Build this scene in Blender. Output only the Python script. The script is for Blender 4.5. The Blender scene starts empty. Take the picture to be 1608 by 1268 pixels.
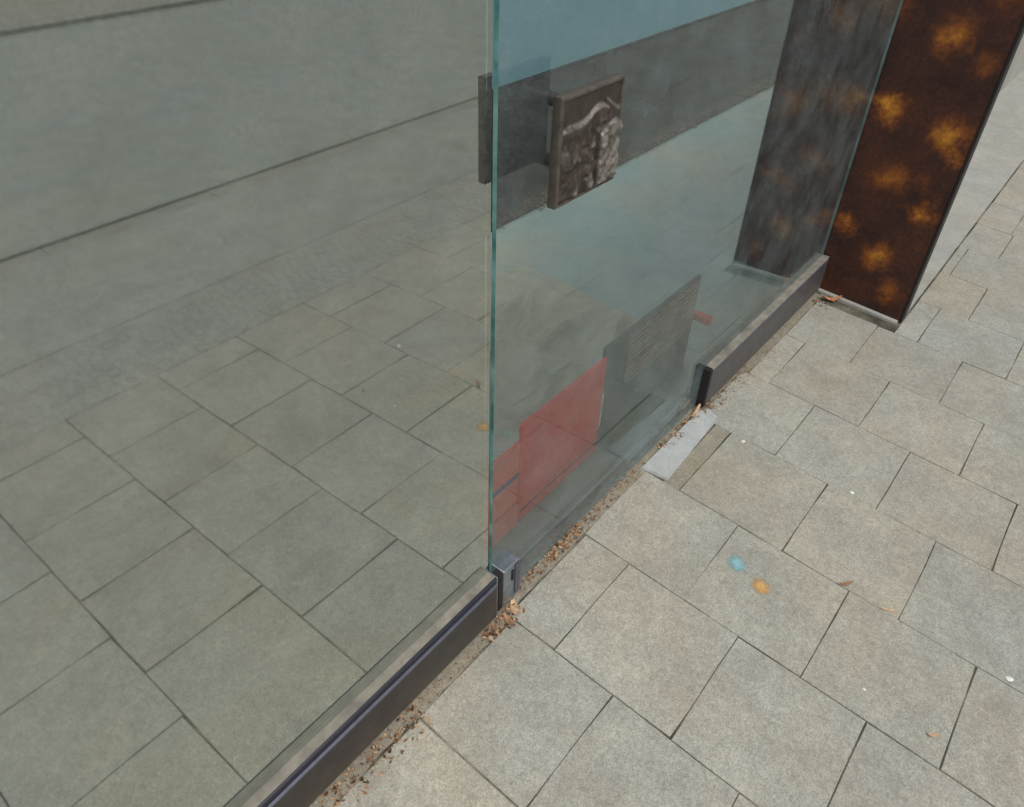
import bpy, bmesh, math, random
from mathutils import Matrix, Vector

random.seed(7)
C = bpy.context.scene
COL = C.collection

# ------------------------------------------------------------------ camera
RM = ((0.633925, -0.772981, 0.025279),
      (-0.464861, -0.40695, -0.786318),
      (0.618096, 0.486715, -0.617305))      # columns: street direction, into the shop, up - as seen by the lens
D = 0.76                                    # metres from lens to shop front
cam_d = bpy.data.cameras.new('camera')
cam = bpy.data.objects.new('camera', cam_d)
COL.objects.link(cam)
right, down, fwd = (Vector(RM[0]), Vector(RM[1]), Vector(RM[2]))
m = Matrix.Identity(4)
for i in range(3):
    m[i][0] = right[i]; m[i][1] = -down[i]; m[i][2] = -fwd[i]
m.translation = (0, -D, 2.30 * D)
cam.matrix_world = m
cam_d.sensor_width = 36
cam_d.lens = 36 * 1172.85 / 1608
cam_d.shift_y = -29 / 1608
cam_d.clip_start = 0.02
cam_d.clip_end = 1000
C.camera = cam

# ------------------------------------------------------------------ light
w = bpy.data.worlds.new('World'); C.world = w; w.use_nodes = True
nt = w.node_tree
bg = nt.nodes['Background']
sky = nt.nodes.new('ShaderNodeTexSky'); sky.sky_type = 'NISHITA'; sky.sun_disc = False
SUN_EL, SUN_AZ = math.radians(57), math.radians(205)
sky.sun_elevation = SUN_EL; sky.sun_rotation = SUN_AZ
sky.dust_density = 4.0
hs = nt.nodes.new('ShaderNodeHueSaturation'); hs.inputs['Saturation'].default_value = 0.25
nt.links.new(sky.outputs[0], hs.inputs['Color']); nt.links.new(hs.outputs[0], bg.inputs[0])
bg.inputs[1].default_value = 0.1
sd = bpy.data.lights.new('sun', 'SUN'); sd.energy = 1.3; sd.angle = math.radians(40); sd.color = (1, 0.965, 0.90)
so = bpy.data.objects.new('sun', sd); COL.objects.link(so)
dirv = Vector((math.sin(SUN_AZ) * math.cos(SUN_EL), math.cos(SUN_AZ) * math.cos(SUN_EL), math.sin(SUN_EL)))
so.rotation_euler = dirv.to_track_quat('Z', 'Y').to_euler()
vs = C.view_settings
vs.view_transform = 'Standard'; vs.look = 'None'; vs.gamma = 1; vs.use_curve_mapping = False
vs.exposure = 0.2
C.cycles.max_bounces = 10
C.cycles.transparent_max_bounces = 16

# ------------------------------------------------------------------ node helpers
class NT:
    def __init__(s, name):
        s.m = bpy.data.materials.new(name); s.m.use_nodes = True
        s.t = s.m.node_tree; s.t.nodes.clear()
        s.out = s.n('OutputMaterial')
    def n(s, typ, **kw):
        nd = s.t.nodes.new('ShaderNode' + typ)
        for k, v in kw.items():
            setattr(nd, k, v)
        return nd
    def l(s, a, b): s.t.links.new(a, b)
    def setin(s, nd, key, v):
        if v is None: return
        if hasattr(v, 'is_linked') or isinstance(v, bpy.types.NodeSocket): s.l(v, nd.inputs[key])
        else: nd.inputs[key].default_value = v
    def coord(s, which='Object'):
        return s.n('TexCoord').outputs[which]
    def pos(s):
        return s.n('NewGeometry').outputs['Position']
    def noise(s, vec, scale, detail=4, rough=0.55, out='Fac', dist=0.0):
        nd = s.n('TexNoise'); s.l(vec, nd.inputs['Vector'])
        nd.inputs['Scale'].default_value = scale; nd.inputs['Detail'].default_value = detail
        nd.inputs['Roughness'].default_value = rough; nd.inputs['Distortion'].default_value = dist
        return nd.outputs[out]
    def ramp(s, fac, stops, interp='LINEAR'):
        nd = s.n('ValToRGB'); s.l(fac, nd.inputs[0]); cr = nd.color_ramp; cr.interpolation = interp
        while len(cr.elements) < len(stops): cr.elements.new(0.5)
        for e, (p, c) in zip(cr.elements, stops):
            e.position = p; e.color = (c[0], c[1], c[2], 1) if hasattr(c, '__len__') else (c, c, c, 1)
        return nd.outputs[0]
    def mix(s, fac, a, b, mode='MIX'):
        nd = s.n('Mix', data_type='RGBA', blend_type=mode)
        s.setin(nd, 0, fac)
        for k, v in ((6, a), (7, b)):
            if isinstance(v, bpy.types.NodeSocket): s.l(v, nd.inputs[k])
            else: nd.inputs[k].default_value = (v[0], v[1], v[2], 1)
        return nd.outputs[2]
    def math(s, op, a, b=None, clamp=False):
        nd = s.n('Math', operation=op, use_clamp=clamp)
        s.setin(nd, 0, a); s.setin(nd, 1, b)
        return nd.outputs[0]
    def bump(s, h, strength=0.3, dist=0.002):
        nd = s.n('Bump'); s.l(h, nd.inputs['Height'])
        nd.inputs['Strength'].default_value = strength; nd.inputs['Distance'].default_value = dist
        return nd.outputs[0]
    def bsdf(s, color, rough=0.6, metal=0.0, normal=None, spec=0.5):
        b = s.n('BsdfPrincipled')
        if isinstance(color, bpy.types.NodeSocket): s.l(color, b.inputs['Base Color'])
        else: b.inputs['Base Color'].default_value = (color[0], color[1], color[2], 1)
        s.setin(b, 'Roughness', rough); s.setin(b, 'Metallic', metal)
        b.inputs['Specular IOR Level'].default_value = spec
        if normal is not None: s.l(normal, b.inputs['Normal'])
        return b.outputs[0]
    def done(s, shader):
        s.l(shader, s.out.inputs['Surface']); return s.m

def simple(name, color, rough=0.6, metal=0.0, var=0.25, scale=30, bump=0.15, dist=0.001, spec=0.5):
    t = NT(name); v = t.coord()
    f = t.noise(v, scale, 6, 0.6)
    lo = [c * (1 - var) for c in color]; hi = [min(1, c * (1 + var)) for c in color]
    col = t.ramp(f, [(0.3, lo), (0.7, hi)])
    f2 = t.noise(v, scale * 9, 4, 0.6)
    return t.done(t.bsdf(col, rough, metal, t.bump(f2, bump, dist), spec))

# paving concrete: colour per slab, fine aggregate speckle, soft stains
def concrete(name, base, use_obj=True, speck=1.0):
    t = NT(name); v = t.pos()
    col = t.ramp(t.noise(v, 5.5, 5, 0.6), [(0.3, [c * 0.88 for c in base]), (0.7, [c * 1.10 for c in base])])
    warm = t.ramp(t.noise(v, 2.3, 4, 0.6), [(0.35, (0.96, 1.0, 1.01)), (0.65, (1.03, 1.0, 0.94))])
    col = t.mix(1.0, col, warm, 'MULTIPLY')
    sp = t.noise(v, 230, 3, 0.75)
    col = t.mix(1.0, col, t.ramp(sp, [(0.28, 1 - 0.42 * speck), (0.5, 1.0), (0.74, 1 + 0.38 * speck)]), 'MULTIPLY')
    sp2 = t.noise(v, 70, 4, 0.7)
    col = t.mix(1.0, col, t.ramp(sp2, [(0.3, 1 - 0.16 * speck), (0.7, 1 + 0.14 * speck)]), 'MULTIPLY')
    vor = t.n('TexVoronoi'); t.l(v, vor.inputs['Vector']); vor.inputs['Scale'].default_value = 150
    grain = t.ramp(vor.outputs['Color'], [(0.0, 0.86), (1.0, 1.12)])
    col = t.mix(0.6 * speck, col, t.mix(1.0, col, grain, 'MULTIPLY'))
    coarse = t.noise(v, 26, 6, 0.72)
    col = t.mix(1.0, col, t.ramp(coarse, [(0.3, 0.88), (0.7, 1.12)]), 'MULTIPLY')
    fl = t.n('TexVoronoi'); t.l(v, fl.inputs['Vector']); fl.inputs['Scale'].default_value = 34
    fk = t.ramp(fl.outputs['Distance'], [(0.05, 1.0), (0.11, 0.0)])
    pick = t.ramp(fl.outputs['Color'], [(0.72, 0.0), (0.80, 1.0)])
    col = t.mix(t.math('MULTIPLY', t.math('MULTIPLY', fk, pick), 0.75 * speck), col, (0.55, 0.54, 0.49))
    pick2 = t.ramp(fl.outputs['Color'], [(0.20, 1.0), (0.27, 0.0)])
    col = t.mix(t.math('MULTIPLY', t.math('MULTIPLY', fk, pick2), 0.6 * speck), col, (0.09, 0.08, 0.065))
    stain = t.ramp(t.noise(v, 3.4, 7, 0.68, dist=0.6), [(0.52, 0.0), (0.74, 1.0)])
    st = t.math('MULTIPLY', stain, 0.36)
    col = t.mix(st, col, (0.20, 0.17, 0.13))
    if use_obj:
        oi = t.n('ObjectInfo')
        col = t.mix(1.0, col, oi.outputs['Color'], 'MULTIPLY')
    h = t.math('ADD', sp, t.math('MULTIPLY', sp2, 0.8))
    return t.done(t.bsdf(col, 0.55, 0, t.bump(h, 0.30, 0.002), 0.5))

M = {}
M['slab'] = concrete('paving_concrete', (0.348, 0.335, 0.293))
M['mosaic'] = concrete('mosaic_stone', (0.335, 0.34, 0.315))
M['kerb'] = concrete('kerb_granite', (0.33, 0.33, 0.30))
M['asphalt'] = concrete('footway_asphalt', (0.31, 0.325, 0.305), False, 0.8)
M['road'] = concrete('road_asphalt', (0.30, 0.325, 0.305), False, 0.8)
M['farpave'] = concrete('far_paving', (0.30, 0.28, 0.24), False)
M['strip'] = concrete('pale_concrete_strip', (0.36, 0.36, 0.335), False, 0.5)
M['mortar'] = concrete('mortar_fill', (0.275, 0.25, 0.20), False, 1.1)
def joint_mat():
    t = NT('joint_dirt'); v = t.pos()
    col = t.ramp(t.noise(v, 4.5, 5, 0.65), [(0.38, (0.07, 0.063, 0.048)), (0.50, (0.13, 0.12, 0.093)), (0.64, (0.27, 0.255, 0.205))])
    col = t.mix(1.0, col, t.ramp(t.noise(v, 120, 3, .7), [(.3, .65), (.7, 1.25)]), 'MULTIPLY')
    return t.done(t.bsdf(col, .95, 0, None, .1))
M['joint'] = joint_mat()
M['sand'] = concrete('mosaic_sand', (0.32, 0.325, 0.30), False)
M['filler'] = concrete('pale_filler_stone', (0.40, 0.42, 0.425), False, 0.35)
M['ground'] = simple('distant_ground', (0.16, 0.16, 0.14), 0.95, 0, 0.3, 0.5)
M['wall'] = simple('rendered_wall', (0.34, 0.33, 0.30), 0.9, 0, 0.12, 3, 0.3, 0.003)

# shop floor: polished screed, beige to pale green-grey
def floor_mat():
    t = NT('polished_screed'); v = t.pos()
    a = t.noise(v, 1.1, 3, 0.5)
    col = t.ramp(a, [(0.30, (0.47, 0.45, 0.35)), (0.56, (0.31, 0.44, 0.43))])
    sw = t.noise(v, 9, 8, 0.72, dist=0.6)
    col = t.mix(1.0, col, t.ramp(sw, [(0.3, 0.88), (0.7, 1.08)]), 'MULTIPLY')
    return t.done(t.bsdf(col, t.math('ADD', t.math('MULTIPLY', sw, 0.15), 0.16), 0, t.bump(sw, 0.05, 0.002)))
M['floor'] = floor_mat()

# glazing
def glass_front(name, refl, tint_g, tint_t, dust, dcol=(0.42, 0.42, 0.38)):
    t = NT(name); v = t.pos()
    fr = t.n('Fresnel'); fr.inputs[0].default_value = 1.48
    fac = t.math('ADD', fr.outputs[0], refl, True)
    gl = t.n('BsdfGlossy'); gl.inputs['Color'].default_value = (*tint_g, 1); gl.inputs['Roughness'].default_value = 0.03
    wob = t.noise(v, 1.6, 2, 0.4)
    t.l(t.bump(wob, 0.002, 0.01), gl.inputs['Normal'])
    tr = t.n('BsdfTransparent'); tr.inputs['Color'].default_value = (*tint_t, 1)
    mx = t.n('MixShader'); t.l(fac, mx.inputs[0]); t.l(tr.outputs[0], mx.inputs[1]); t.l(gl.outputs[0], mx.inputs[2])
    df = t.n('BsdfDiffuse'); df.inputs['Color'].default_value = (*dcol, 1)
    d1 = t.ramp(t.noise(v, 5, 8, 0.74), [(0.34, dust * 0.3), (0.70, dust * 1.8)])
    d2 = t.ramp(t.noise(v, 160, 3, 0.7), [(0.45, 0.75), (0.72, 1.5)])
    d1 = t.math('MULTIPLY', d1, d2)
    # pale diffuse layer grows denser towards the foot of the pane
    sep = t.n('SeparateXYZ'); t.l(v, sep.inputs[0])
    foot = t.ramp(t.math('ADD', sep.outputs['Z'], t.math('MULTIPLY', t.noise(v, 9, 6, .7), .16)), [(0.08, 0.20), (0.34, 0.0)])
    d1 = t.math('ADD', d1, foot)
    mx2 = t.n('MixShader'); t.l(d1, mx2.inputs[0]); t.l(mx.outputs[0], mx2.inputs[1]); t.l(df.outputs[0], mx2.inputs[2])
    return t.done(mx2.outputs[0])
M['coated'] = glass_front('reflective_glass', 0.43, (0.93, 0.975, 0.92), (0.70, 0.82, 0.76), 0.12, (0.41, 0.44, 0.39))
M['clear'] = glass_front('greenish_glass', 0.045, (0.92, 0.97, 0.94), (0.90, 0.965, 0.945), 0.13, (0.34, 0.42, 0.43))
def glass_back():
    t = NT('glass_back_face')
    tr = t.n('BsdfTransparent'); tr.inputs['Color'].default_value = (0.97, 0.99, 0.98, 1)
    return t.done(tr.outputs[0])
M['gback'] = glass_back()
def glass_edge():
    t = NT('glass_edge'); v = t.pos()
    col = t.ramp(t.noise(v, 12, 5, 0.6), [(0.35, (0.06, 0.20, 0.18)), (0.7, (0.28, 0.52, 0.48))])
    return t.done(t.bsdf(col, 0.15, 0, None, 0.6))
M['gedge'] = glass_edge()
M['film'] = simple('dark_window_film', (0.085, 0.095, 0.085), 0.8, 0, 0.12, 2.0, 0.05)

M['bronze'] = simple('anodised_rail', (0.040, 0.034, 0.034), 0.42, 0.25, 0.3, 18, 0.12, 0.0008)
M['greyrail'] = simple('grey_anodised_rail', (0.085, 0.083, 0.088), 0.45, 0.25, 0.25, 18, 0.12, 0.0008)
def rail_mat(name, c, dirt):
    t = NT(name); v = t.pos()
    col = t.ramp(t.noise(v, 18, 6, .6), [(.3, [x * .75 for x in c]), (.7, [x * 1.3 for x in c])])
    sep = t.n('SeparateXYZ'); t.l(v, sep.inputs[0])
    hz = t.math('ADD', sep.outputs['Z'], t.math('MULTIPLY', t.noise(v, 16, 7, .75), .17))
    d = t.ramp(hz, [(0.07, 0.75), (0.20, 0.06)])
    sp = t.ramp(t.noise(v, 170, 4, .7), [(.55, 0.0), (.75, .5)])
    d = t.math('ADD', d, sp, True)
    col = t.mix(t.math('MULTIPLY', d, dirt), col, (.17, .145, .11))
    sc = t.noise(v, 300, 3, .6)
    return t.done(t.bsdf(col, t.math('ADD', t.math('MULTIPLY', d, .4), .40), .2, t.bump(sc, .15, .0006)))
M['bronze'] = rail_mat('anodised_rail_face', (0.034, 0.030, 0.031), .55)
M['greyrail'] = rail_mat('grey_rail_face', (0.075, 0.073, 0.080), .5)
M['railtop'] = simple('dusty_skylit_rail_top', (0.20, 0.185, 0.155), 0.75, 0, 0.35, 22, 0.3, 0.001)  # paler than the face: dust plus sky light painted into the colour
M['groove'] = simple('rail_groove', (0.018, 0.020, 0.034), 0.4, 0.2, 0.2, 30)
M['lip'] = simple('rail_lip', (0.11, 0.115, 0.15), 0.45, 0.4, 0.2, 40)
M['blackcap'] = simple('black_end_cap', (0.010, 0.009, 0.009), 0.6)
M['steel'] = simple('worn_steel', (0.30, 0.34, 0.38), 0.32, 0.8, 0.3, 45, 0.2, 0.0008)
M['dark'] = simple('dark_slot', (0.012, 0.010, 0.010), 0.7)
M['strike'] = simple('dark_blue_metal', (0.03, 0.03, 0.05), 0.4, 0.5)
M['red'] = simple('red_card', (0.93, 0.07, 0.06), 0.6, 0, 0.12, 9)
M['orange'] = simple('orange_red_card', (0.93, 0.15, 0.075), 0.6, 0, 0.12, 9)
M['white'] = simple('white_edge', (0.72, 0.68, 0.60), 0.7)
M['blue'] = simple('dark_blue_print', (0.06, 0.06, 0.20), 0.7)
M['greybox'] = simple('dark_grey_plastic', (0.11, 0.125, 0.118), 0.55, 0, 0.15, 8)
M['weave'] = simple('woven_grey_brown', (0.30, 0.235, 0.205), 0.8, 0, 0.25, 40)
def mat_mat():
    t = NT('brown_floor_mat'); v = t.pos()
    col = t.ramp(t.noise(v, 2.0, 5, 0.6), [(0.35, (0.018, 0.013, 0.010)), (0.68, (0.040, 0.042, 0.040))])
    col = t.mix(1.0, col, t.ramp(t.noise(v, 45, 4, 0.7), [(0.3, 0.6), (0.7, 1.4)]), 'MULTIPLY')
    return t.done(t.bsdf(col, 0.9, 0, t.bump(t.noise(v, 120, 3, 0.6), 0.4, 0.004), 0.2))
M['mat'] = mat_mat()
M['fringe'] = simple('frayed_brown_edge', (0.12, 0.066, 0.038), 0.95, 0, 0.6, 25)

# rusty steel: dark brown sheet with soft orange bloom
def rust_mat(spots):
    t = NT('rusted_steel'); v = t.pos()
    nv = t.noise(v, 9, 6, 0.7, 'Color')
    sub = t.n('VectorMath', operation='SUBTRACT'); t.l(nv, sub.inputs[0]); sub.inputs[1].default_value = (0.5, 0.5, 0.5)
    scl = t.n('VectorMath', operation='SCALE'); t.l(sub.outputs[0], scl.inputs[0]); scl.inputs['Scale'].default_value = 0.20
    add = t.n('VectorMath', operation='ADD'); t.l(v, add.inputs[0]); t.l(scl.outputs[0], add.inputs[1])
    total = None
    for (x, y, z, r, s) in spots:
        dn = t.n('VectorMath', operation='DISTANCE'); t.l(add.outputs[0], dn.inputs[0]); dn.inputs[1].default_value = (x, y, z)
        mr = t.n('MapRange', interpolation_type='SMOOTHSTEP'); t.l(dn.outputs['Value'], mr.inputs[0])
        mr.inputs[1].default_value = r * 1.45; mr.inputs[2].default_value = r * 0.0
        mr.inputs[3].default_value = 0; mr.inputs[4].default_value = s
        total = mr.outputs[0] if total is None else t.math('MAXIMUM', total, mr.outputs[0])
    base = t.ramp(t.noise(v, 7, 7, 0.65), [(0.3, (0.022, 0.0085, 0.006)), (0.55, (0.050, 0.0165, 0.010)), (0.78, (0.085, 0.026, 0.010))])
    fine = t.ramp(t.noise(v, 60, 5, 0.7), [(0.3, 0.6), (0.7, 1.45)])
    base = t.mix(1.0, base, fine, 'MULTIPLY')
    orange = t.ramp(total, [(0.0, (0.09, 0.024, 0.006)), (0.5, (0.30, 0.088, 0.010)), (1.0, (0.54, 0.235, 0.024))])
    orange = t.mix(0.7, orange, t.mix(1.0, orange, fine, 'MULTIPLY'))
    brk = t.ramp(t.noise(v, 24, 7, 0.75), [(0.32, 0.7), (0.62, 1.15)])
    f = t.math('MULTIPLY', total, brk, True)
    col = t.mix(f, base, orange)
    return t.done(t.bsdf(col, 0.55, 0.0, t.bump(t.noise(v, 45, 6, 0.7), 0.35, 0.002), 0.35))

# ------------------------------------------------------------------ mesh helpers
def link(name, bm, mats, parent=None, smooth=False):
    me = bpy.data.meshes.new(name); bm.normal_update(); bm.to_mesh(me); bm.free()
    for mm in (mats if isinstance(mats, (list, tuple)) else [mats]): me.materials.append(mm)
    if smooth:
        for p in me.polygons: p.use_smooth = True
    o = bpy.data.objects.new(name, me); COL.objects.link(o)
    if parent: o.parent = parent
    return o

def tag(o, label=None, cat=None, group=None, kind=None):
    for k, v in (('label', label), ('category', cat), ('group', group), ('kind', kind)):
        if v: o[k] = v
    return o

def empty(name, loc=(0, 0, 0)):
    o = bpy.data.objects.new(name, None); COL.objects.link(o); o.location = loc
    return o

def box(bm, x0, x1, y0, y1, z0, z1, bev=0.0, mi=0, seg=2):
    r = bmesh.ops.create_cube(bm, size=1)
    vs_ = r['verts']
    for v in vs_:
        v.co = Vector(((x0 + x1) / 2 + v.co.x * (x1 - x0), (y0 + y1) / 2 + v.co.y * (y1 - y0), (z0 + z1) / 2 + v.co.z * (z1 - z0)))
    fs = set(f for v in vs_ for f in v.link_faces)
    for f in fs: f.material_index = mi
    if bev:
        es = list(set(e for v in vs_ for e in v.link_edges))
        g = bmesh.ops.bevel(bm, geom=es, offset=bev, segments=seg, affect='EDGES', profile=0.5)
        for f in g['faces']: f.material_index = mi
    return fs

def prism(bm, prof, x0, x1, mats=None):
    """extrude a (y, z) outline along x; mats gives one material index per side"""
    a = [bm.verts.new((x0, y, z)) for y, z in prof]; b = [bm.verts.new((x1, y, z)) for y, z in prof]
    n = len(prof)
    for i in range(n):
        j = (i + 1) % n
        f = bm.faces.new((a[i], b[i], b[j], a[j]))
        if mats: f.material_index = mats[i]
    f1 = bm.faces.new(a); f2 = bm.faces.new(list(reversed(b)))
    bmesh.ops.recalc_face_normals(bm, faces=bm.faces)

SY = 0.0578
def gz(y): return SY * y

# ------------------------------------------------------------------ SETTING: ground, road
def sheet(name, x0, x1, y0, y1, z0, z1, mat, th=0.03):
    bm = bmesh.new()
    prism(bm, [(y0, z0), (y1, z1), (y1, z1 - th), (y0, z0 - th)], x0, x1)
    return tag(link(name, bm, mat), kind='structure')

bm = bmesh.new(); box(bm, -200, 200, -200, 200, -0.75, -0.60)
tag(link('ground', bm, M['ground']), kind='structure')

K = 0.76
Y_SLAB_END = -1.75; Y_MOS_END = -2.24; Y_KERB = -3.34
PX0, PX1 = -6.0, 16.0
pave = sheet('pavement', PX0, PX1, Y_MOS_END - 0.01, 0.10, gz(Y_MOS_END - 0.01) - 0.0048, gz(0.10) - 0.0048, M['joint'], 0.12)
sheet('asphalt_footway', PX0, PX1, Y_KERB + 0.142, Y_MOS_END - 0.013, gz(Y_KERB + 0.15) - 0.002, gz(Y_MOS_END - 0.013) - 0.002, M['asphalt'], 0.12)
ZR = gz(Y_KERB) + 0.001
kerb = sheet('kerb', PX0, PX1, Y_KERB + 0.01, Y_KERB + 0.14, gz(Y_KERB) - 0.02, gz(Y_KERB + 0.14) - 0.012, M['joint'], 0.2)
sheet('road', -40, 60, -8.02, Y_KERB - 0.028, ZR - 0.02, ZR, M['road'], 0.2)
far_k = sheet('far_kerb', -40, 60, -8.20, -8.035, ZR + 0.02, ZR + 0.02, M['kerb'], 0.3)
sheet('far_pavement', -40, 60, -11.5, -8.203, ZR + 0.03, ZR + 0.022, M['farpave'], 0.3)

# kerb stones
bm = bmesh.new(); box(bm, -0.4985, 0.4985, -0.065, 0.065, -0.16, 0.0, 0.004, 0, 1)
ks = link('kerb_stone', bm, M['kerb'], kerb)
for i in range(20):
    o = ks if i == 0 else ks.copy()
    if i: COL.objects.link(o); o.parent = kerb
    o.location = (PX0 + 0.7 + i * 1.0, Y_KERB + 0.075, gz(Y_KERB + 0.075) + random.uniform(-.002, .002))
    s = random.uniform(.86, .93); o.color = (s, s, s, 1)

# paving slabs: variants with slightly worn outlines, shared by all full slabs
def slab_bm(L, W, seed, n=3):
    rnd = random.Random(seed)
    bm = bmesh.new(); out = []
    cs = [(-L / 2, -W / 2), (L / 2, -W / 2), (L / 2, W / 2), (-L / 2, W / 2)]
    for i in range(4):
        a, b = cs[i], cs[(i + 1) % 4]
        for k in range(n):
            t = k / n
            j = 0.0012 if k else 0.0022
            out.append((a[0] + (b[0] - a[0]) * t + rnd.uniform(-j, j), a[1] + (b[1] - a[1]) * t + rnd.uniform(-j, j)))
    ch = 0.0018
    inn = [(x * (1 - 2 * ch / L), y * (1 - 2 * ch / W)) for x, y in out]
    vi = [bm.verts.new((x, y, rnd.uniform(-.0003, .0003))) for x, y in inn]
    vo = [bm.verts.new((x, y, -0.0018 + rnd.uniform(-.0006, .0006))) for x, y in out]
    vb = [bm.verts.new((x, y, -0.035)) for x, y in out]
    bm.faces.new(vi)
    N = len(out)
    for i in range(N):
        j = (i + 1) % N
        bm.faces.new((vo[i], vo[j], vi[j], vi[i])); bm.faces.new((vb[i], vb[j], vo[j], vo[i]))
    bmesh.ops.recalc_face_normals(bm, faces=bm.faces)
    return bm

SL = 0.3535                                  # course step along y
variants = []
for i in range(6):
    me = bpy.data.meshes.new('paving_slab'); b_ = slab_bm(0.357, SL - 0.002, i); b_.to_mesh(me); b_.free()
    me.materials.append(M['slab']); variants.append(me)
bounds = {0: .32, 1: .79, 2: 1.265, 3: 1.752, 4: 2.222, 5: 2.715, 6: 3.19, 7: 3.663, 8: 4.138, 9: 4.603}
def bx(k):
    if k in bounds: return bounds[k] * K
    if k < 0: return (.32 + .475 * k) * K
    return (4.603 + .4715 * (k - 9)) * K
first = {0: -.70, 1: -.47, 2: -.225, 3: -.46, 4: -.185, 5: -.40, 6: -.155, 7: -.40, 8: -.62, 9: -.78, 10: -.55, 11: -.74}
tilt = math.atan(SY)
random.seed(11)
def put_slab(me, xc, yc, sx, sy_, tone):
    o = bpy.data.objects.new('paving_slab', me); COL.objects.link(o); o.parent = pave
    o.location = (xc, yc, gz(yc) + random.uniform(-.0012, .0012))
    o.rotation_euler = (tilt + random.uniform(-.002, .002), random.uniform(-.003, .003), random.uniform(-.0025, .0025))
    o.scale = (sx, sy_, 1); o.color = (*tone, 1)
for k in range(-9, 32):
    x0, x1 = bx(k), bx(k + 1)
    gap = random.uniform(.0024, .0042)
    wx = x1 - x0 - gap
    ph = first.get(k, (-.47 if k % 2 else -.235) + random.uniform(-.03, .03)) * K
    if x1 > 3.32: ytop = -0.375
    elif x0 > 2.4: ytop = -0.03
    elif k == 4: ytop = -.137
    elif x0 > 1.2: ytop = -.008
    elif x0 > 0.8: ytop = -.016
    else: ytop = -.034
    ys = [ytop]
    y = ph
    while y > ytop - .03: y -= SL
    while y > Y_SLAB_END + .06:
        ys.append(y); y -= SL
    ys.append(Y_SLAB_END)
    for a, b in zip(ys[:-1], ys[1:]):
        ly = a - b; g2 = random.uniform(.0008, .0028)
        t = random.uniform(.965, 1.04); h = random.uniform(-.02, .02)
        tone = (t * (1 + h), t, t * (1 - h * 1.2))
        put_slab(variants[random.randrange(6)], (x0 + x1) / 2, (a + b) / 2, wx / .357, (ly - g2) / (SL - .002), tone)

# small mosaic stones along the outer edge of the slabs: too many and too small to pick apart
bm = bmesh.new()
random.seed(5)
y = Y_SLAB_END - .035
bm2 = bmesh.new(); prism(bm2, [(Y_MOS_END - .008, gz(Y_MOS_END) - .0026), (Y_SLAB_END - .004, gz(Y_SLAB_END) - .0026), (Y_SLAB_END - .004, gz(Y_SLAB_END) - .02), (Y_MOS_END - .008, gz(Y_MOS_END) - .02)], PX0 + .01, PX1 - .01)
link('sand_bed', bm2, M['sand'], pave)
row = 0
while y > Y_MOS_END + .02:
    x = -2.0 + random.uniform(0, .05)
    while x < 10.5:
        s = random.uniform(.045, .062)
        cx_, cy_ = x + s / 2, y + random.uniform(-.006, .006)
        h = s / 2 - .0015; a = random.uniform(-.25, .25)
        z = gz(cy_) + random.uniform(-.0012, .0006)
        pts = []
        for (u, v) in ((-1, -1), (1, -1), (1, 1), (-1, 1)):
            uu, vv = u * h * random.uniform(.8, 1.05), v * .027 * random.uniform(.85, 1.05)
            pts.append((cx_ + uu * math.cos(a) - vv * math.sin(a), cy_ + uu * math.sin(a) + vv * math.cos(a)))
        top = [bm.verts.new((cx_ + (px - cx_) * .88, cy_ + (py - cy_) * .88, z)) for px, py in pts]
        bot = [bm.verts.new((px, py, z - .008)) for px, py in pts]
        bm.faces.new(top)
        for i in range(4):
            j = (i + 1) % 4; bm.faces.new((bot[i], bot[j], top[j], top[i]))
        x += s
    y -= .056
tag(link('mosaic_stones', bm, M['mosaic'], pave), kind='stuff')

# strips and fillings at the foot of the front
def ragged(name, x0, x1, yi, yo, zoff, mat, parent, step=.03, jit=.006, th=.02, seed=1):
    rnd = random.Random(seed)
    bm = bmesh.new(); n = max(2, int((x1 - x0) / step)); A = []; B = []; Bb = []
    for i in range(n + 1):
        x = x0 + (x1 - x0) * i / n
        y_o = yo + rnd.uniform(-jit, jit)
        A.append(bm.verts.new((x, yi, gz(min(yi, 0)) + zoff + rnd.uniform(-.001, .001))))
        B.append(bm.verts.new((x, y_o, gz(y_o) + zoff + rnd.uniform(-.001, .001))))
        Bb.append(bm.verts.new((x, y_o - .004, gz(y_o) + zoff - th)))
    for i in range(n):
        bm.faces.new((A[i], B[i], B[i + 1], A[i + 1])); bm.faces.new((B[i], Bb[i], Bb[i + 1], B[i + 1]))
    bmesh.ops.recalc_face_normals(bm, faces=bm.faces)
    return link(name, bm, mat, parent)
ragged('mortar_strip', -4, 0.96, .071, -.031, -.0022, M['mortar'], pave, .03, .006, .02, 1)
ragged('mortar_strip', 0.96, 1.685, .071, -.010, -.0022, M['mortar'], pave, .03, .004, .02, 2)
ragged('mortar_strip', 1.685, 2.075, -.078, -.134, -.0024, M['mortar'], pave, .03, .002, .02, 3)
ragged('mortar_strip', 1.685, 2.075, .071, .012, -.0022, M['mortar'], pave, .03, .002, .02, 6)
ragged('mortar_strip', 2.075, 3.232, .071, -.028, -.0022, M['mortar'], pave, .03, .004, .02, 4)
bm = bmesh.new()
prism(bm, [(0.2, gz(.2) + .004), (-.368, gz(-.368) + .003), (-.368, -.06), (0.2, -.06)], 3.315, 16)
tag(link('paving_edge_strip', bm, M['strip']), kind='structure')
# mortar fillet at the foot of the pillar
bm = bmesh.new()
prism(bm, [(-.36, gz(-.36) - .002), (-.36, gz(-.36) + .010), (.0, .012), (.0, -.004)], 3.208, 3.233)
link('mortar_fillet', bm, M['strip'], pave)

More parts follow.
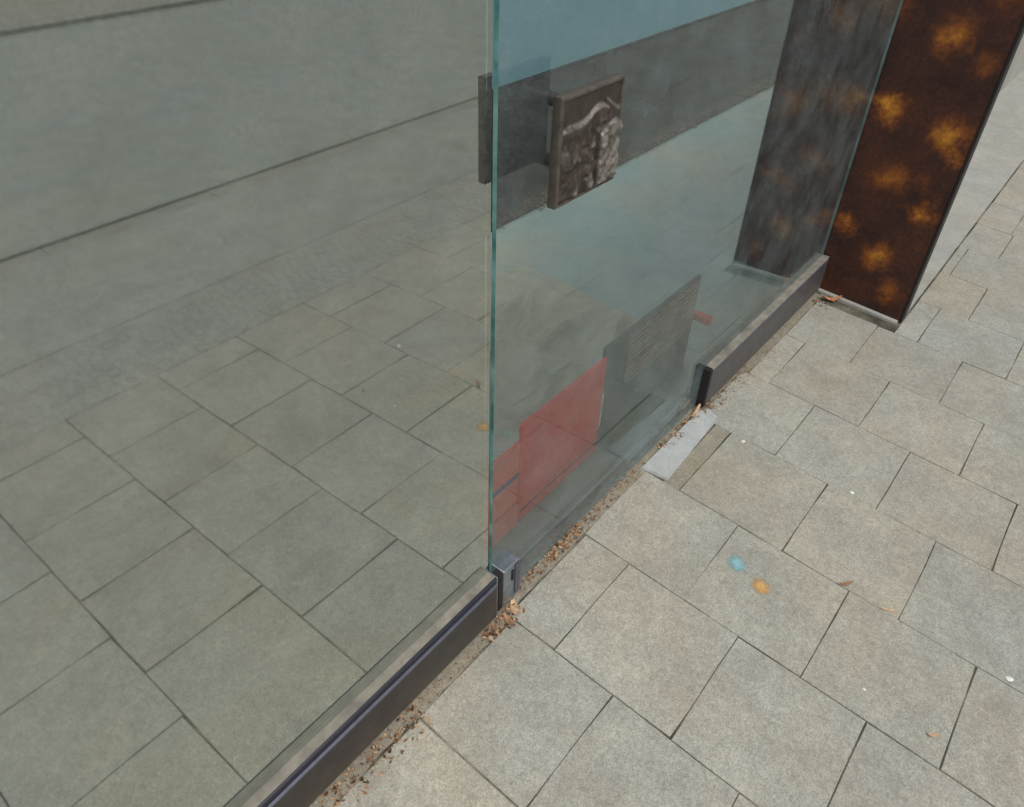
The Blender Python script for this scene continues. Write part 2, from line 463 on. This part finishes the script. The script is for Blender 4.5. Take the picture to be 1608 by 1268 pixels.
# ------------------------------------------------------------------ building shell
bld = empty('shop_building')
tag(bld, 'pale rendered shop building around the glass entrance', 'building')
bm = bmesh.new(); box(bm, -8, 3.24, 0.0, 0.12, 2.62, 2.74, .004); link('lintel', bm, M['wall'], bld)
bm = bmesh.new(); box(bm, 3.31, 16, 0.08, 0.25, -0.06, 2.74, .004); link('facade_wall', bm, M['wall'], bld)
bm = bmesh.new(); box(bm, -8, 16, 6.5, 6.7, -.02, 2.7); link('rear_wall', bm, M['wall'], bld)
bm = bmesh.new(); box(bm, 11.8, 12.0, .26, 6.49, -.02, 2.7); link('side_wall', bm, M['wall'], bld)
bm = bmesh.new(); box(bm, -8, 11.79, .072, 6.49, -.08, 0.0)
tag(link('shop_floor', bm, M['floor']), kind='structure')
bm = bmesh.new(); box(bm, -7.9, 11.7, 3.035, 6.48, .001, .010, .002)  # added sheet; its dark blue-green stands in for dimmer light back here
tag(link('far_floor_dimmer', bm, simple('blue_green_dimmer', (.085, .165, .195), .95, 0, .14, 40, .1, .002, .2)), kind='structure')

# ------------------------------------------------------------------ glazing
def pane(name, x0, x1, z0, z1, fmat, parent, y0=.03, y1=.04):
    bm = bmesh.new(); box(bm, x0, x1, y0, y1, z0, z1)
    bm.normal_update()
    for f in bm.faces:
        n = f.normal
        f.material_index = 0 if n.y < -.5 else (1 if n.y > .5 else 2)
    return link(name, bm, [fmat, M['gback'], M['gedge']], parent)

RT = .175
def rail_profile():
    # (y,z): front foot, up the face, lip and groove, flat top, pale with dust and painted sky light, back to the glass
    p = [(0, .012), (0, .138), (-.0015, .140), (-.0015, .145), (.004, .147), (.004, .164), (.001, .166), (.001, RT - .002), (.006, RT), (.0695, RT), (.0695, .012)]
    mi = [0, 2, 2, 2, 1, 1, 1, 1, 3, 0, 0]
    return p, mi

left = empty('glass_pane', (0, .03, 0))
tag(left, 'large fixed reflective glass pane mirroring the pavement, in a long dark rail', 'window')
def par(o, root):
    o.parent = root; o.location = [-c for c in root.location]; return o
par(pane('glass', -5.0, .928, RT + .0005, 2.6, M['coated'], None), left)
bm = bmesh.new(); box(bm, -5.0, .9279, .0425, .0445, RT + .001, 2.6); par(link('window_film', bm, M['film']), left)
bm = bmesh.new(); p, mi = rail_profile(); prism(bm, p, -5.0, .930, mi)
rail = par(link('bottom_rail', bm, [M['bronze'], M['groove'], M['lip'], M['railtop']]), left)
bm = bmesh.new(); box(bm, .931, .936, .002, .068, .014, RT - .004, .001); link('end_cap', bm, M['steel'], rail)

door = empty('glass_door', (.94, .035, .012))
tag(door, 'clear greenish glass shop door with square bronze handle and corner lock', 'door')
par(pane('glass', .943, 3.228, .007, 2.6, M['clear'], None), door)
bm = bmesh.new(); prism(bm, [(0, .012), (0, .158), (.002, .162), (.002, .168), (0, .170), (.003, RT), (.0695, RT), (.0695, .012)], 2.118, 3.230, [0, 2, 2, 2, 3, 3, 0, 0])
r2 = par(link('bottom_rail', bm, [M['greyrail'], M['groove'], M['lip'], M['railtop']]), door)
bm = bmesh.new(); box(bm, 2.100, 2.117, -.001, .070, .010, RT - .002, .002); link('end_cap', bm, M['blackcap'], r2)
# corner lock
bm = bmesh.new(); box(bm, .962, 1.030, .004, .066, .012, .160, .004); lk = par(link('lock_fitting', bm, M['steel']), door)
bm = bmesh.new(); box(bm, .9445, .9610, .006, .064, .010, .158, .001); link('lock_gap_shade', bm, M['dark'], lk)  # solid dark block painted as the shaded gap beside the lock
bm = bmesh.new()
box(bm, .994, 1.002, .001, .006, .098, .140, .001); link('keyhole', bm, M['dark'], lk)
bm = bmesh.new(); box(bm, 1.008, 1.028, .0005, .0035, .03, .150, .001); link('lock_cover', bm, M['lip'], lk)

# door handle: square cast plate with relief on two studs
def vnoise(seed):
    rnd = random.Random(seed); T = [[rnd.random() for _ in range(64)] for _ in range(64)]
    def f(x, y):
        xi, yi = math.floor(x), math.floor(y); fx, fy = x - xi, y - yi
        fx = fx * fx * (3 - 2 * fx); fy = fy * fy * (3 - 2 * fy)
        g = lambda a, b: T[a % 64][b % 64]
        return (g(xi, yi) * (1 - fx) + g(xi + 1, yi) * fx) * (1 - fy) + (g(xi, yi + 1) * (1 - fx) + g(xi + 1, yi + 1) * fx) * fy
    return f
n1, n2, n3 = vnoise(3), vnoise(8), vnoise(21)
HX0, HX1, HZ0, HZ1, HYF, HYB = .995, 1.180, 1.185, 1.375, -.062, -.042
def relief(u, v):
    ridge = .70 + .13 * math.exp(-((u - .55) / .22) ** 2) + .03 * math.sin(u * 11) + (.06 if u > .72 else 0)
    ridge2 = .66 - .9 * abs(u - .84) ** 1.6
    h = 0.0
    if v < ridge: h += .0075 * min(1, (ridge - v) / .03)
    if v < ridge2 and u > .6: h += .006 * min(1, (ridge2 - v) / .03)
    low = max(0.0, min(1.0, (ridge - v) / .15))
    h += low * (.0045 * (n1(u * 6, v * 7) - .5) + .0080 * (n2(u * 12, v * 12) - .5) + .0050 * (n3(u * 25, v * 25) - .5))
    # upright folds in the lower half
    h += low * .0022 * math.sin(u * 26 + 3 * n1(u * 3, v * 3)) * max(0, .55 - v) * 2
    e = min(u, 1 - u, v, 1 - v)
    wear_glint = max(0, 1 - abs(ridge - v - .015) / .035) + (max(0, 1 - abs(ridge2 - v - .015) / .03) * .9 if u > .6 else 0)  # mask for painted highlights along the ridges, with some crest wear
    wear_glint += low * max(0, (h - .0085) / .004) * .8
    h *= min(1, max(0, e - .035) / .05)
    if e < .04: return .0030 * min(1, e / .012), .30
    return h, min(1.0, wear_glint)
bm = bmesh.new(); N = 100; G = []
hl = bm.verts.layers.float.new('glint_mask')
for j in range(N + 1):
    r = []
    for i in range(N + 1):
        u, v = i / N, j / N
        hh, glint = relief(u, v)
        vv = bm.verts.new((HX0 + (HX1 - HX0) * u, HYF - hh + .004, HZ0 + (HZ1 - HZ0) * v)); vv[hl] = glint
        r.append(vv)
    G.append(r)
for j in range(N):
    for i in range(N):
        bm.faces.new((G[j][i], G[j][i + 1], G[j + 1][i + 1], G[j + 1][i]))
rim = [G[0][i] for i in range(N)] + [G[j][N] for j in range(N)] + [G[N][i] for i in range(N, 0, -1)] + [G[j][0] for j in range(N, 0, -1)]
bk = [bm.verts.new((v.co.x, HYB, v.co.z)) for v in rim]
for i in range(len(rim)):
    j = (i + 1) % len(rim); bm.faces.new((rim[i], bk[i], bk[j], rim[j]))
bm.faces.new(bk)
bmesh.ops.recalc_face_normals(bm, faces=bm.faces)
def bronze_relief():
    t = NT('cast_bronze'); v = t.pos()
    at = t.n('Attribute'); at.attribute_name = 'glint_mask'
    worn_glint = t.math('MULTIPLY', at.outputs['Fac'], t.ramp(t.noise(v, 60, 5, 0.65), [(0.35, 0.1), (0.62, 1.0)]))
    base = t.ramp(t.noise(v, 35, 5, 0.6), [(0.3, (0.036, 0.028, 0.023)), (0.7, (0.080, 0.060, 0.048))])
    col = t.mix(worn_glint, base, (0.25, 0.235, 0.205))  # paints pale sky highlights and worn crests into the bronze colour
    return t.done(t.bsdf(col, 0.5, 0.25, t.bump(t.noise(v, 220, 4, 0.6), 0.3, 0.001)))
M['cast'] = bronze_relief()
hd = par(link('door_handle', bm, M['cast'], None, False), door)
bm = bmesh.new()
for zc in (1.225, 1.335):
    r = bmesh.ops.create_cone(bm, cap_ends=True, segments=20, radius1=.012, radius2=.012, depth=.072,
                              matrix=Matrix.Translation((1.09, -.0065, zc)) @ Matrix.Rotation(math.pi / 2, 4, 'X'))
link('handle_stud', bm, M['bronze'], hd)

# ------------------------------------------------------------------ rusty pillar
spots = [(3.235, -.04, .84, .075, 1.0), (3.235, -.285, .78, .085, .95), (3.235, -.32, .70, .05, .7), (3.235, -.18, 1.12, .075, .75),
         (3.235, -.13, .58, .085, .65), (3.235, -.285, .48, .065, .8), (3.235, -.02, .35, .05, .75), (3.235, -.18, .23, .075, .8),
         (3.235, -.285, .10, .065, .62), (3.235, -.31, 1.04, .06, .5), (3.235, -.24, .60, .05, .35), (3.235, -.10, 1.40, .09, .7),
         (3.235, -.27, 1.55, .09, .8), (3.235, -.06, 1.75, .08, .7), (3.235, -.22, 2.0, .1, .8), (3.235, -.30, 1.27, .07, .5),
         (3.235, .20, .85, .08, .7), (3.235, .28, .45, .07, .7), (3.235, .12, .30, .06, .7), (3.235, .1, 1.2, .1, .7)]
M['rust'] = rust_mat(spots)
pil = empty('rusty_pillar', (3.27, 0, -.02))
tag(pil, 'dark brown rusty steel pillar with orange blotches at end of glass', 'pillar')
bm = bmesh.new(); box(bm, 3.236, 3.300, -.364, .432, gz(-.36) + .002, 2.62, .002, 0, 1); par(link('steel_casing', bm, M['rust']), pil)
bm = bmesh.new(); box(bm, 3.234, 3.304, -.374, -.3642, gz(-.37) + .002, 2.62, .001, 0, 1); par(link('casing_edge', bm, M['blackcap']), pil)

# ------------------------------------------------------------------ things inside, behind the glass
rb = empty('red_box', (1.45, .30, 0)); tag(rb, 'flat red cardboard box with pale right edge, just inside the glass door', 'box')
bm = bmesh.new(); box(bm, 1.232, 1.655, .17, .182, .002, .395, .003); par(link('box_body', bm, M['red']), rb)
bm = bmesh.new(); box(bm, 1.650, 1.659, .1675, .185, .115, .25, .002); par(link('pale_edge', bm, M['white']), rb)
bm = bmesh.new(); box(bm, 1.236, 1.650, .1685, .1698, .045, .050); par(link('seam', bm, M['dark']), rb)
oc = empty('orange_carton', (1.16, .25, 0)); tag(oc, 'narrow orange red carton with dark blue stroke, left of the red box', 'box')
bm = bmesh.new(); box(bm, 1.02, 1.222, .165, .176, .002, .345, .003); par(link('carton_body', bm, M['orange']), oc)
bm = bmesh.new()
prism(bm, [(.1640, .215), (.1640, .232), (.1648, .232), (.1648, .215)], 1.10, 1.222)
par(link('blue_stroke', bm, M['blue']), oc)
gc = empty('grey_crate', (1.98, .30, 0)); tag(gc, 'flat dark grey crate with woven front panel, right of the red box', 'crate')
bm = bmesh.new(); box(bm, 1.672, 2.29, .185, .200, .002, .412, .003); par(link('crate_body', bm, M['greybox']), gc)
bm = bmesh.new()
for i in range(26):
    x = 1.80 + i * .018
    box(bm, x, x + .011, .1765, .1845, .20, .405)
for j in range(11):
    z = .203 + j * .0185
    box(bm, 1.798, 2.262, .1735, .1763, z, z + .010)
wv = par(link('woven_panel', bm, M['weave']), gc); wv['kind'] = 'stuff'
bm = bmesh.new(); box(bm, 2.2905, 2.318, .120, .300, .218, .246, .002); par(link('red_band', bm, M['red']), gc)
# crumpled pale sheet behind the red box
bm = bmesh.new(); f1, f2 = vnoise(41), vnoise(42); NX, NY = 80, 64; G = []
for j in range(NY + 1):
    row_ = []
    for i in range(NX + 1):
        u, v = i / NX, j / NY
        e = min(1, min(u, 1 - u) / .1) * min(1, min(1 - v, v + .02) / .12)
        a_ = abs(f1(u * 7, v * 6) - .5) * 2; b_ = abs(f2(u * 17, v * 14) - .5) * 2
        z = .003 + e * (.012 + .050 * (1 - a_) ** 2 + .022 * (1 - b_) ** 2)
        row_.append(bm.verts.new((.98 + u * 1.5 + .05 * (f2(u * 4, v * 4) - .5), .225 + v * (1.0 + .35 * (f1(u * 6 + 9, 3.3) - .5)) + .12 * (f1(v * 5, u * 5) - .5), z)))
    G.append(row_)
for j in range(NY):
    for i in range(NX):
        bm.faces.new((G[j][i], G[j][i + 1], G[j + 1][i + 1], G[j + 1][i]))
sk = link('crumpled_sheet', bm, simple('beige_paper', (.50, .48, .38), .7, 0, .12, 14), None, True)
tag(sk, 'crumpled beige sheet spread on the floor behind the red box', 'sheet')
# dark mat with a frayed brown edge
bm = bmesh.new(); box(bm, 1.3, 9.5, 1.50, 3.02, .001, .014, .003)
mt = link('floor_mat', bm, M['mat']); tag(mt, 'long dark brown floor mat lying across the shop floor', 'mat')
bm = bmesh.new(); rnd = random.Random(4)
for i in range(900):
    x = rnd.uniform(1.5, 7); y0 = 1.50 + rnd.uniform(-.0, .10); L = rnd.uniform(.02, .07); a = rnd.uniform(-.8, .8)
    dx, dy = math.sin(a) * L, -abs(math.cos(a)) * L * .7; wq = rnd.uniform(.004, .012); z = .0155 + rnd.uniform(0, .004)
    vs4 = [bm.verts.new(q) for q in ((x, y0, z), (x + wq, y0, z), (x + wq + dx, y0 + dy, z - .004), (x + dx, y0 + dy, z - .004))]
    bm.faces.new(vs4)
fr_ = link('fringe', bm, M['fringe'], mt); fr_['kind'] = 'stuff'

# ------------------------------------------------------------------ small things on the ground
bm = bmesh.new()
pr = [(1.685, .010), (2.085, .006), (2.120, -.014), (2.104, -.066), (1.700, -.086)]
tp = [bm.verts.new((x, y, gz(y) + .003 + (.002 if i in (0, 4) else 0))) for i, (x, y) in enumerate(pr)]
bt = [bm.verts.new((x, y, gz(y) - .012)) for x, y in pr]
bm.faces.new(tp); bm.faces.new(list(reversed(bt)))
for i in range(5):
    j = (i + 1) % 5; bm.faces.new((tp[i], bt[i], bt[j], tp[j]))
bmesh.ops.recalc_face_normals(bm, faces=bm.faces)
bmesh.ops.bevel(bm, geom=[e for e in bm.edges if all(v in tp for v in e.verts)], offset=.004, segments=2, affect='EDGES')
tag(link('filler_stone', bm, M['filler']), 'pale narrow stone strip set in the paving against the glass', 'stone strip')

def litter_mat():
    t = NT('dry_litter'); g = t.n('NewGeometry')
    col = t.ramp(g.outputs['Random Per Island'], [(0.0, (0.045, 0.022, 0.012)), (0.3, (0.16, 0.075, 0.035)), (0.6, (0.32, 0.17, 0.085)), (0.85, (0.48, 0.31, 0.18)), (1.0, (0.40, 0.36, 0.28))])
    return t.done(t.bsdf(col, 0.85, 0, t.bump(t.noise(t.pos(), 300, 3, .6), .3, .001), 0.25))
M['litter'] = litter_mat()
def flake(bm, c, L, W, yaw, curl, rnd):
    """a small curled dry leaf scrap"""
    n = 4; A = []; B = []
    pitch = rnd.uniform(-.35, .35)
    for i in range(n + 1):
        t = i / n; wv_ = W * math.sin(math.pi * (0.12 + .76 * t)) * rnd.uniform(.75, 1.1)
        s = (t - .5) * L; zc = curl * (4 * (t - .5) ** 2) * L * .5 + abs(s * math.sin(pitch))
        for sgn, arr in ((-1, A), (1, B)):
            x = c[0] + s * math.cos(yaw) - sgn * wv_ / 2 * math.sin(yaw)
            y = c[1] + s * math.sin(yaw) + sgn * wv_ / 2 * math.cos(yaw)
            arr.append(bm.verts.new((x, y, c[2] + zc + curl * wv_ * .35 + .001)))
    M_ = [bm.verts.new(((a.co + b.co) / 2 + Vector((0, 0, -curl * W * .35)))) for a, b in zip(A, B)]
    for i in range(n):
        bm.faces.new((A[i], A[i + 1], M_[i + 1], M_[i])); bm.faces.new((M_[i], M_[i + 1], B[i + 1], B[i]))
random.seed(21)
def litter(segs, label_seed):
    rnd = random.Random(label_seed); bm = bmesh.new()
    for (x0, x1, y0, y1, n, s0, s1) in segs:
        for _ in range(n):
            t = rnd.random(); x = x0 + (x1 - x0) * t
            y = y0 + (y1 - y0) * (rnd.random() ** 1.4)
            L = rnd.uniform(s0, s1)
            flake(bm, (x, y, gz(y) + rnd.uniform(0, .004)), L, L * rnd.uniform(.3, .7), rnd.uniform(0, math.pi), rnd.uniform(.0, .5), rnd)
    return bm
lt = link('leaf_litter', litter([
    (.10, .62, -.003, -.070, 360, .002, .013), (.60, .96, -.003, -.034, 130, .0015, .006), (.86, 1.0, .0, -.045, 120, .003, .016),
    (1.0, 1.45, .026, -.002, 240, .002, .010), (1.18, 1.34, .024, -.006, 80, .005, .016), (1.45, 1.72, .026, -.008, 110, .003, .009),
    (1.80, 2.16, .020, -.020, 150, .004, .014), (2.10, 2.45, .0, -.045, 160, .002, .009), (2.3, 2.9, -.004, -.06, 130, .002, .007),
    (3.10, 3.22, -.01, -.10, 60, .004, .015), (.6, 3.1, -.03, -.12, 120, .002, .005)], 9), M['litter'])
tag(lt, kind='stuff')
lt['label'] = 'brown crumbs and leaf scraps gathered along the foot of the glass'

def leaf_mat(name, c):
    return simple(name, c, .8, 0, .3, 60, .3, .001, .25)
M['leaf1'] = leaf_mat('brown_leaf', (0.30, 0.17, 0.10)); M['leaf2'] = leaf_mat('pale_leaf', (0.52, 0.36, 0.23)); M['leaf3'] = leaf_mat('orange_leaf', (0.42, 0.20, 0.09))
leaves = [((1.70, -.688), .040, .014, -.7, .35, 'leaf1', 'brown curled dry leaf on the slab corner beyond the orange paint spot'),
          ((1.70, -.815), .045, .012, -1.1, .2, 'leaf2', 'pale dry leaf lying in the joint between two slabs'),
          ((1.405, -1.02), .030, .010, -.9, .3, 'leaf2', 'small tan leaf scrap alone on the nearest slabs'),
          ((.985, -.018), .050, .026, .9, .3, 'leaf2', 'pale peach dry leaf under the corner lock'),
          ((.945, -.032), .050, .018, 1.35, .4, 'leaf1', 'brown dry leaf wedged at the end of the long dark rail'),
          ((3.185, -.075), .085, .030, -.9, .5, 'leaf3', 'orange curled dry leaf at the foot of the rusty pillar'),
          ((2.05, .004), .085, .016, .12, .25, 'leaf2', 'long pale leaf sliver between the glass and the stone strip')]
for i, ((x, y), L, W, yaw, cu, mk, lab) in enumerate(leaves):
    bm = bmesh.new(); flake(bm, (0, 0, 0), L, W, yaw, cu, random.Random(60 + i))
    o = link('dry_leaf', bm, M[mk], None, True); o.location = (x, y, gz(y) + .0015)
    tag(o, lab, 'leaf', 'dry leaves on the pavement')

def blob(name, x, y, r, h, mat, label, cat, group, seed, n=14):
    rnd = random.Random(seed); bm = bmesh.new()
    rs = [r * rnd.uniform(.7, 1.15) for _ in range(n)]
    c = bm.verts.new((0, 0, h)); rings = []
    for f, z in ((.55, .85), (1.0, .0)):
        rings.append([bm.verts.new((rs[i] * f * math.cos(2 * math.pi * i / n), rs[i] * f * math.sin(2 * math.pi * i / n), h * z)) for i in range(n)])
    for i in range(n):
        j = (i + 1) % n
        bm.faces.new((c, rings[0][i], rings[0][j])); bm.faces.new((rings[0][i], rings[1][i], rings[1][j], rings[0][j]))
    o = link(name, bm, mat, None, True); o.location = (x, y, gz(y) + .0005); o.rotation_euler = (tilt, 0, 0)
    return tag(o, label, cat, group)
def chalk(name, col, col2, r):
    t = NT(name); v = t.coord()
    ln = t.n('VectorMath', operation='LENGTH'); t.l(v, ln.inputs[0])
    e = t.math('ADD', t.math('DIVIDE', ln.outputs['Value'], r), t.math('MULTIPLY', t.math('SUBTRACT', t.noise(v, 70, 5, .7), .5), 1.5))
    a = t.ramp(e, [(0.30, 0.92), (0.92, 0.0)])
    c = t.ramp(t.noise(v, 110, 4, .6), [(0.35, col), (0.7, col2)])
    b = t.bsdf(c, .9, 0, None, .2)
    tr = t.n('BsdfTransparent'); mx = t.n('MixShader'); t.l(a, mx.inputs[0]); t.l(tr.outputs[0], mx.inputs[1]); t.l(b, mx.inputs[2])
    return t.done(mx.outputs[0])
blob('paint_spot', 1.55, -.412, .046, .0018, chalk('blue_chalk', (.22, .42, .46), (.30, .52, .56), .036), 'pale blue paint spot on a grey paving slab', 'paint spot', 'coloured paint spots on the slab', 1)
blob('paint_spot', 1.523, -.502, .044, .0018, chalk('orange_chalk', (.56, .30, .10), (.66, .44, .18), .034), 'orange paint spot on a grey paving slab', 'paint spot', 'coloured paint spots on the slab', 2)
M['gum'] = simple('white_gum', (.72, .74, .74), .6, 0, .1, 90)
M['gum2'] = simple('cream_crumb', (.66, .62, .50), .7, 0, .1, 90)
for i, (x, y, r, mk, lab) in enumerate([(2.08, -.57, .008, 'gum', 'white speck on a slab joint, farthest from the camera'), (1.412, -.845, .0055, 'gum', 'tiny white speck on the near slabs, between pale leaf and tan scrap'),
                                   (1.71, -1.135, .010, 'gum', 'largest white gum spot, on the slab at the photo edge'), (2.05, -.19, .008, 'gum2', 'cream crumb on the slab just beyond the pale stone strip')]):
    blob('gum_spot', x, y, r, .0022, M[mk], lab, 'gum', 'white specks on the pavement', 30 + i, 10)
